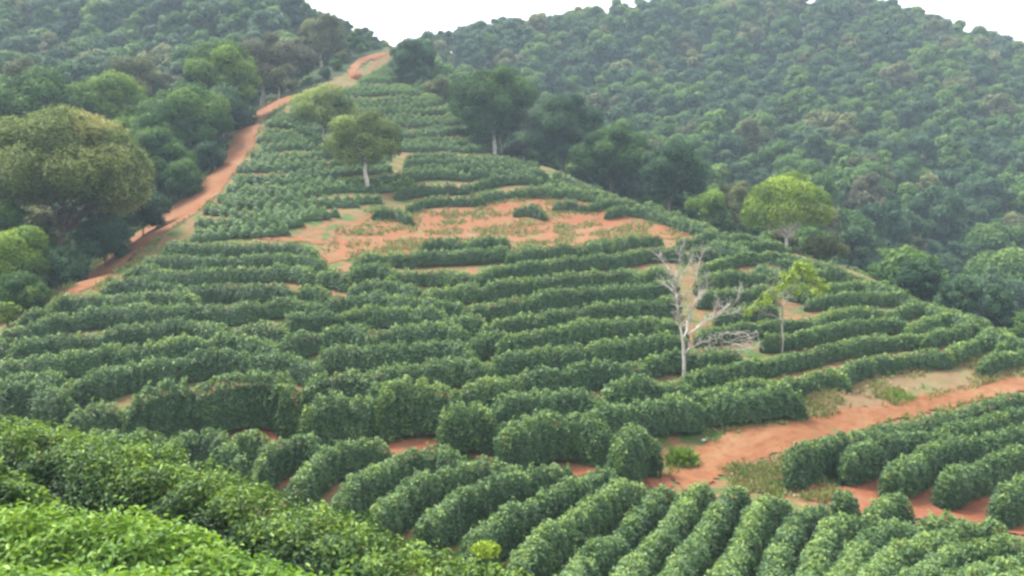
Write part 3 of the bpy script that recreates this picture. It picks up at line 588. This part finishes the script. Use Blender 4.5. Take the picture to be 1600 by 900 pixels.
# inside the plantation
tree('broadleaf_tree', 'tree with white trunk and wide thin crown standing among the young coffee', 574, 166, 272, 122, 121, 'thin', 'pale', n=26, L=.27, cover=.75, core=.3, tr=.22, fork=.75, nl=12, rs=.3, tintvar=.18)
tree('broadleaf_tree', 'smaller pale tree behind and left of the white trunked tree', 508, 132, 205, 100, 142, 'thin', 'grey', n=12, L=.3, cover=.8, core=.35, tr=.12, nl=6)
tree('umbrella_tree', 'yellow-green umbrella tree with forked pale trunk on the crest', 1228, 266, 366, 146, 108, 'yellow', 'pale', n=40, L=.25, cover=.62, core=.2, flat=1, tr=.2, fork=.35, nl=16, rs=.28)
# along the crest
for a in [('dark narrow tree at the hilltop where the crest meets the sky gap',645,80,172,68,196,'dark','brown',.3,.7),('pale small tree with white trunk beside the dark hilltop tree',688,125,172,50,180,'olive','pale',.15,.4),
          ('large dull green round tree on the crest, biggest of the crest trees',772,92,232,140,162,'mid','pale',.3,.5),('dark green tree on the crest right of the biggest crest tree',880,138,268,122,156,'dark','brown',.3,.7),
          ('mid-green tree on the crest between two dark trees',955,182,300,112,146,'mid','brown',.25,.7),('dense dark tree on the crest above the red tip of the bare patch',1046,208,328,104,134,'dark','brown',.25,.7),
          ('pale yellowish shrub on the crest right of the dense dark tree',1105,295,345,62,122,'bright','brown',.1,.5),('dull green small tree behind the pale crest shrub',1150,275,345,70,132,'olive','brown',.1,.6),
          ('brownish green bush on the crest right of the umbrella tree',1288,368,410,70,108,'olive','brown',.08,.6),('grey-green bush on the crest below the umbrella tree trunk',1385,408,450,62,112,'mid','brown',.08,.6)]:
    lb, px, yt, yb, wp, D, lf, bk, tr, core = a
    sm = 'shrub' in lb or 'bush' in lb
    tree('shrub' if sm else 'broadleaf_tree', lb, px, yt, yb, wp, D, lf, bk, n=8 if sm else 16, L=.36, core=core, tr=tr, cat='shrub' if sm else 'tree', cover=1.0)

# bare white tree and its half bare neighbour
def branchy(name, label, base, limbs, D, r0, mat, twigs, leafspots=(), leafmat=None, cat='tree', seed=1):
    x = (base[0]-800)/F*D; gz = float(Z(x, D)); o3 = np.array([x, D, gz]); rg = np.random.default_rng(seed)
    e = bpy.data.objects.new(name, None); C.objects.link(e); e.location = o3; tag(e, label, cat)
    def wp(p, dy): q = atD(p[0], p[1], D) - o3; q[1] = dy; return q
    geo = Geo(); tips = []
    for pts, ra, rb in limbs:
        n = len(pts); dy = np.cumsum(rg.normal(0, .25, n)) * (np.arange(n) > 0) * (rb < r0*.7)
        P = np.array([wp(p, d) for p, d in zip(pts, dy)])
        t = np.linspace(0, n-1, n*3-2); P = np.stack([np.interp(t, np.arange(n), P[:, k]) for k in range(3)], -1); P = P + rg.normal(0, .02, P.shape)
        tube(geo, P, np.linspace(ra, rb, len(P))*.68, 7)
        if rb < r0*.6:
            for k in range(2, len(P)): tips.append((P[k], unit(P[k]-P[k-1]), max(rb, .012)))
    for p, d, r in tips:
        for _ in range(twigs):
            q = p; dd = unit(d + rg.normal(0, .6, 3) + np.array([0, 0, .25])); rr = r*.5; pts = [q]
            for s in range(4): dd = unit(dd + rg.normal(0, .3, 3)); q = q + dd*rg.uniform(.1, .22); pts.append(q)
            tube(geo, pts, np.linspace(rr, .006, 5), 4)
    ob('trunk', geo.mesh('trunk', [mat]), e)
    if leafspots:
        g2 = Geo()
        for px, py, rad in leafspots:
            c = wp((px, py), rg.normal(0, .5)); R = rad*1.2/F*D; m = int(34*R*R/.15) + 24
            d = unit(rg.normal(0, 1, (m, 3))); leaves(g2, c + d*R*np.array([1, 1, .7])*rg.uniform(.3, 1, (m, 1)), d, .22, .72 + rg.normal(0, .15, m), fat=.6)
        ob('crown', g2.mesh('crown', [leafmat]), e)
    return e
DB = float(hit(1069, 594, 0, 40)[0][1])
branchy('bare_tree', 'bare white dead tree standing among the coffee hedges', (1068,594), [
 ([(1068,598),(1069,570),(1068,545),(1067,525)],.17,.14), ([(1067,527),(1062,505),(1058,480),(1054,455),(1055,435)],.12,.07), ([(1055,437),(1048,425),(1038,412),(1028,402)],.06,.02), ([(1055,437),(1060,420),(1058,402),(1062,388)],.05,.015),
 ([(1056,445),(1066,430),(1076,415),(1082,400)],.05,.015), ([(1068,530),(1078,512),(1082,492),(1088,476),(1098,462)],.11,.045), ([(1088,476),(1092,452),(1086,430),(1092,408),(1096,392)],.05,.015), ([(1098,462),(1106,445),(1104,430)],.035,.012),
 ([(1074,522),(1094,510),(1112,500),(1128,492),(1142,480)],.08,.03), ([(1142,480),(1148,466),(1150,452)],.03,.012), ([(1128,492),(1142,492),(1155,486)],.03,.012), ([(1112,500),(1120,482),(1126,470)],.03,.012),
 ([(1054,460),(1046,448),(1036,442)],.035,.012), ([(1058,485),(1066,470),(1072,458)],.035,.012), ([(1069,552),(1082,545),(1096,538),(1110,532)],.05,.015)], DB, .17, BK['dead'], 5, seed=3)
DH = float(hit(1222, 552, 0, 40)[0][1])
branchy('half_bare_tree', 'thin grey tree with a few bright yellow-green leaves right of the white dead tree', (1222,552), [
 ([(1222,556),(1223,530),(1222,505),(1223,480)],.11,.08), ([(1223,482),(1214,468),(1205,455),(1196,448)],.06,.02), ([(1223,480),(1232,462),(1230,445),(1236,428)],.06,.02), ([(1230,450),(1215,435),(1208,420)],.04,.012),
 ([(1223,490),(1240,484),(1255,480)],.04,.012), ([(1222,500),(1205,492),(1188,486),(1176,478)],.045,.012), ([(1236,430),(1250,425),(1265,432),(1280,448)],.035,.012)], DH, .11, BK['grey'], 3,
 [(1246,420,10),(1258,416,12),(1240,428,9),(1268,428,11),(1274,438,10),(1280,446,9),(1284,452,9),(1262,432,9),(1195,470,8),(1178,482,8),(1250,412,8),(1265,424,9),(1290,452,6),(1230,436,11),(1222,446,10),(1210,452,10),(1255,448,11),(1270,456,10),(1200,462,10),(1188,474,10),(1240,458,9),(1225,430,9),(1215,466,9),(1170,490,8)], LF['yellow'], seed=5)
def brush(name, label, px, py, wpx, cnt, mat, seed):
    rg = np.random.default_rng(seed); p = hit(px, py, .5, 40)[0]; z = float(Z(*p)); W = wpx/F*p[1]; geo = Geo()
    nodes = [np.array([W*f, 0, .25 + .3*abs(f)]) for f in np.linspace(-.4, .4, 9)]; tube(geo, nodes, np.linspace(.03, .02, 9), 4)
    for _ in range(cnt):
        a = nodes[int(rg.integers(len(nodes)))]; d = unit(np.array([rg.normal(0, 1), rg.normal(0, .5), rg.normal(.25, .4)])); l = rg.uniform(.5, 1.4)
        b = a + d*l; b[2] = min(max(b[2], .1), 1.5); b[0] = np.clip(b[0], -W*.5, W*.5); nodes.append(b); tube(geo, wobble(a, b, 4, .08), np.linspace(.018, .005, 4), 4)
    o = ob(name, geo.mesh(name, [mat]), None, (p[0], p[1], z)); tag(o, label, 'brushwood')
brush('brushwood', 'tangle of pale dead branches in the hedge right of the bare white trunk', 1138, 542, 95, 110, BK['dead'], 3)
brush('brushwood', 'grey dead twigs lying around the thin half bare tree', 1200, 462, 90, 90, BK['grey'], 4)

# ------------------------------------------------------------------ forest on both hills
VAR = []
for i, (W, h, z0, n, flat, rs) in enumerate([(6.2,6.8,1.4,14,0,.36),(5.4,7.6,1.2,13,0,.38),(7,5.2,2.8,15,1,.32),(4.4,8,1.0,11,0,.44),(6.6,7.2,1.2,15,0,.34),(5.2,6,1.2,10,0,.42),(7.6,7.2,1.2,18,0,.31),(5.8,5.2,2.6,13,1,.34),(4.8,6.6,.8,9,0,.48),(6.4,8,1.0,16,0,.34)]):
    lobes = dome_lobes(W, h, z0, n, flat, rs)
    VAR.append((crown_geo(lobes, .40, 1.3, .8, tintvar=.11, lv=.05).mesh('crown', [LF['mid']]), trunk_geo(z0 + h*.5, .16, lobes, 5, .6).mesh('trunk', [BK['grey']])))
pts = []
def free(x, y):
    px = 800 + F*x/y*cp   # rough
    return side(x, y) < (-3.0 if x > 0 else -4.0) or y > 228
named = [np.array(o.location[:2]) for o in C.objects if o.type == 'EMPTY']
yy = 84.0
while yy < 430:
    sp_ = 5.7 + .6 * (yy - 84) / 300
    for x in np.arange(-.56*yy - 8, .56*yy + 8, sp_):
        X = x + RNG.uniform(-.42, .42)*sp_; Y = yy + RNG.uniform(-.42, .42)*sp_
        if not free(X, Y): continue
        if min(np.hypot(*(q - (X, Y))) for q in named) < 4.2: continue
        pts.append((X, Y))
    yy += sp_ * .95
pts = np.array(pts); pz = Z(pts[:, 0], pts[:, 1])
# keep what the photograph can see: top of the tree above the terrain and canopy in front of it
def seen(x, y, z, margin):
    t = np.linspace(.25, .985, 140); P = np.array([x, y, z])[None] * t[:, None]
    zt = Z(P[:, 0], P[:, 1]) + np.where([(side(a, b) < -6 or b > 228) and b > 84 for a, b in P[:, :2]], 5.0, 0)
    d_ = (1 - t) * y; return bool((P[:, 2] > zt - margin)[d_ > 6].all())
def inframe(x, y, z):
    v = (-sp*0 + 0); d = y*cp - z*sp; px = 800 + F*x/d; py = 450 - F*(z*cp + y*sp)/d
    return -50 < px < 1650 and -40 < py < 900, px, py
cand = []
for (x, y), z in zip(pts, pz):
    ok, px, py = inframe(x, y, z + 8)
    if ok and seen(x, y, z + 8.5, .8): cand.append((x, y, z, px, py))
    elif 0 < py < 900 and -150 < px < 1750 and y > 60 and seen(x, y, z + 9, 2.5): cand.append((x, y, z, px, py))
cand = [c for c in cand if not any(px > 600 and c[1] < D + 3 and abs(c[3] - px) < .5*wp_ + 14 for px, wp_, D in TREES)]
cand.sort(key=lambda a: a[1])
cols = ['dark','dark','dark','mid','mid','mid','olive','bright','grey']
desc = {'dark': 'dark green', 'mid': 'mid-green', 'olive': 'olive', 'bright': 'light green', 'grey': 'grey-brown'}
print('forest candidates', len(cand))
NIND = 262
for k, (x, y, z, px, py) in enumerate(cand[:NIND]):
    vi = int(RNG.integers(len(VAR))); col = cols[int(RNG.integers(len(cols)))]
    if x > 0 and col in ('bright', 'grey') and RNG.random() < .8: col = 'dark'
    sc = RNG.choice([RNG.uniform(.65, .95), RNG.uniform(.9, 1.2), RNG.uniform(1.15, 1.7)]); sc = min(sc, .8) if 470 < px < 650 else sc; sc = min(sc, .72) if x > 0 and side(x, y) > -16 else sc; ll = 'left' if x < 0 and side(x, y) < 0 and x < np.interp(y, LT[:, 1], LT[:, 0]) else 'right'
    band = 'low' if y < (150 if ll == 'left' else 190) else 'high'
    e = bpy.data.objects.new('forest_tree', None); C.objects.link(e); e.location = (x, y, z - .3); e.rotation_euler = (0, 0, RNG.uniform(0, 6.28)); e.scale = (sc, sc, sc*RNG.uniform(.9, 1.15))
    gname = f'{desc[col]} trees {band} in the {ll} hillside forest'
    tag(e, f'{desc[col]} broadleaf tree in the dense forest, {band} on the {ll} hillside', 'tree', gname)
    c = ob('crown', VAR[vi][0], e); c.material_slots[0].link = 'OBJECT'; c.material_slots[0].material = LF[col]
    ob('trunk', VAR[vi][1], e)
geo = {c: Geo() for c in ('dark', 'mid', 'olive', 'bright')}
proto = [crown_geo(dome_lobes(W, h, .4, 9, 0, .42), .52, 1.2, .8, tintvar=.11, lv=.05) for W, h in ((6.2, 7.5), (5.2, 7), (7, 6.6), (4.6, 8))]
for x, y, z, px, py in cand[NIND:]:
    p = proto[int(RNG.integers(4))]; c = ['dark', 'mid', 'dark', 'dark', 'olive', 'mid', 'mid', 'dark', 'mid'][int(RNG.integers(9))]; sc = RNG.uniform(.75, 1.6) if not 470 < px < 650 else RNG.uniform(.55, .8); a = RNG.uniform(0, 6.28)
    R = np.array([[math.cos(a), -math.sin(a), 0], [math.sin(a), math.cos(a), 0], [0, 0, 1]]) * sc
    geo[c].add(np.concatenate(p.V) @ R.T + np.array([x, y, z]), np.concatenate(p.Q), np.concatenate(p.T) + RNG.normal(0, .08))
gs = [k for k in geo if geo[k].n]
if gs:
    V = []; Q = []; T = []; M = []; n0 = 0
    for i, k in enumerate(gs):
        V += geo[k].V; q = np.concatenate(geo[k].Q) + n0; Q.append(q); T += geo[k].T; M.append(np.full(len(q), i)); n0 += geo[k].n
    fo = ob('distant_forest', mesh_np('distant_forest', np.concatenate(V), np.concatenate(Q), [LF[k] for k in gs], np.concatenate(T), np.concatenate(M)))
    tag(fo, 'distant mass of forest trees over the upper hillsides', 'forest', kind='stuff')

# pale outcrops showing through the forest
def rock(label, px, py, wpx, hpx, dmin, name='pale_rock'):
    q = hit(px, py, 5.0, dmin)[0]; D = q[1]; p = np.array([q[0], D, float(Z(*q))]); geo = Geo(); W = wpx/F*D; h = hpx/F*D
    for i in range(4): blob(geo, np.array([(i-1.5)*W*.22, RNG.normal(0, .3), 4.8 - (i-1.5)*h*.30]), np.array([W*.17, W*.2, h*.2])*RNG.uniform(.7, 1.2), .5, 7, 4, .28)
    blob(geo, np.array([0, W*.25, 2.2]), np.array([W*.3, W*.25, 2.6]), .5, 9, 6, .12)
    o = ob(name, geo.mesh(name, [M_ROCK]), None, tuple(p)); tag(o, label, 'rock')
rock('pale whitish rock face showing between trees high on the right hill', 1430, 162, 50, 28, 150)
rock('small pale rock near the skyline of the right hill', 972, 36, 18, 8, 200)
rock('pale rock among the trees at the left edge of the view', 8, 112, 22, 9, 120)

# ------------------------------------------------------------------ weeds and grass
def scatter(W, n, lo, hi, hgt, geo, tint):
    b0 = W.min(0); b1 = W.max(0); P = RNG.uniform(b0, b1, (n*6, 2)); s = sdf(P, W); P = P[(s > lo) & (s < hi)]
    P = P[vnoise(P[:, 0], P[:, 1], .8, 9) + RNG.normal(0, .15, len(P)) > .08][:n]
    k = 7; P = np.repeat(P, k, 0) + RNG.normal(0, .10, (len(P)*k, 2)); z = Z(P[:, 0], P[:, 1])
    m = len(P); d = unit(np.stack([RNG.normal(0, .5, m), RNG.normal(0, .5, m), np.ones(m)], -1)); H = RNG.uniform(.5, 1.3, m)*hgt
    b = unit(np.cross(d, RNG.normal(0, 1, (m, 3)))) * .05; base = np.stack([P[:, 0], P[:, 1], z], -1); mid = base + d*(H*.6)[:, None]; tip = base + d*H[:, None] + b*2
    geo.add(np.stack([base, mid + b, tip, mid - b], 1), np.arange(m*4).reshape(m, 4), tint + RNG.normal(0, .15, m))
gg = Geo(); dg = Geo()
scatter(W_TL, 500, -1.2, .5, .5, gg, .45); scatter(W_TR, 350, -.8, .25, .35, gg, .5); scatter(W_BP, 1300, -1, 9, .4, gg, .4); scatter(W_VG, 700, -.5, 5, .4, gg, .5); scatter(W_VB, 300, -.5, 5, .35, gg, .5)
scatter(W_BP, 900, -.5, 9, .4, dg, .5); scatter(W_VG, 2200, -.3, 6, .34, dg, .5); scatter(W_VB, 450, -.5, 5, .3, dg, .4); scatter(W_TL, 250, -1.2, .4, .4, dg, .4)
tag(ob('grass', gg.mesh('grass', [M_GRASS])), 'green weeds growing along the tracks and on the bare soil', 'grass', kind='stuff')
tag(ob('dry_grass', dg.mesh('dry_grass', [M_DRY])), 'dry straw-coloured grass on the verge and the bare patch', 'grass', kind='stuff')
def clump(label, px, py, wpx, hpx, mat, L, dmin=30, name='weeds'):
    p = hit(px, py, .1, dmin)[0]; W = wpx/F*p[1]; h = hpx/F*p[1]
    geo = Geo(); m = 700; xy = RNG.normal(0, .24, (m, 2)) * (W, W*.7); zz = Z(p[0] + xy[:, 0], p[1] + xy[:, 1]) - Z(*p)
    d = unit(np.stack([RNG.normal(0, .55, m), RNG.normal(0, .55, m), np.ones(m)], -1)); H = RNG.uniform(.3, 1.1, m) * h * np.exp(-(xy**2).sum(1)/(W*.4)**2)
    b = unit(np.cross(d, RNG.normal(0, 1, (m, 3)))) * (H*.13)[:, None]; base = np.concatenate([xy, zz[:, None]], 1); mid = base + d*(H*.55)[:, None]; tip = base + d*H[:, None] - np.array([0, 0, .1])*H[:, None]
    geo.add(np.stack([base, mid + b, tip, mid - b], 1), np.arange(m*4).reshape(m, 4), .55 + RNG.normal(0, .15, m))
    o = ob(name, geo.mesh(name, [mat]), None, (p[0], p[1], float(Z(*p)))); tag(o, label, 'weeds', kind='stuff')
clump('bright green weed clump at the foot of the hedge where the red track ends', 1066, 722, 62, 34, LF['bright'], .16)
clump('low green weed patch on the dry verge above the red track', 1400, 618, 80, 14, LF['bright'], .16)
p = atD(760, 858, 12.2); geo = Geo()
d = unit(RNG.normal(0, 1, (420, 3))); leaves(geo, d*np.array([.19, .15, .10])*RNG.uniform(.4, 1, (420, 1)), d, .08, .8 + RNG.normal(0, .1, 420), fold=True)
tube(geo, [(0, 0, -1.9), (0, .02, -1), (0, 0, -.1)], [.03, .025, .02], 5, .2)
tag(ob('coffee_sapling', geo.mesh('coffee_sapling', [LF['yellow']]), None, tuple(p)), 'vivid yellow-green young bush top poking out beside the foreground hedge', 'bush')
pst = hit(1099, 691, 0, 40)[0]; geo = Geo(); blob(geo, np.array([0, 0, .12]), np.array([.11, .09, .09]), .5, 9, 6, .2)
tag(ob('stone', geo.mesh('stone', [BK['pale']]), None, (pst[0], pst[1], float(Z(*pst)))), 'small pale stone lying on the red track edge', 'stone')
pm = hit(558, 124, 0, 120)[0]; geo = Geo(); blob(geo, np.array([0, 0, .1]), np.array([1.3, .9, 1.0]), .5, 11, 6, .12)
tag(ob('earth_mound', geo.mesh('earth_mound', [M_RED]), None, (pm[0], pm[1], float(Z(*pm)))), 'small dark red earth mound beside the top bend of the track', 'mound')

# ------------------------------------------------------------------ haze
m, t, o = newmat('haze'); pv = nd(t, 'ShaderNodeVolumePrincipled', Density=.0004); pv.inputs['Color'].default_value = (.66, .83, 1.0, 1)
t.links.new(pv.outputs[0], o.inputs['Volume'])
hv = np.array([(x, y, z) for x in (-3200, 3200) for y in (-1700, 4200) for z in (-60, 125)], float)
hq = [(0,1,3,2),(4,6,7,5),(0,4,5,1),(2,3,7,6),(0,2,6,4),(1,5,7,3)]
tag(ob('haze', mesh_np('haze', hv, hq, [m])), 'thin pale haze in the valley air', 'haze', kind='stuff')
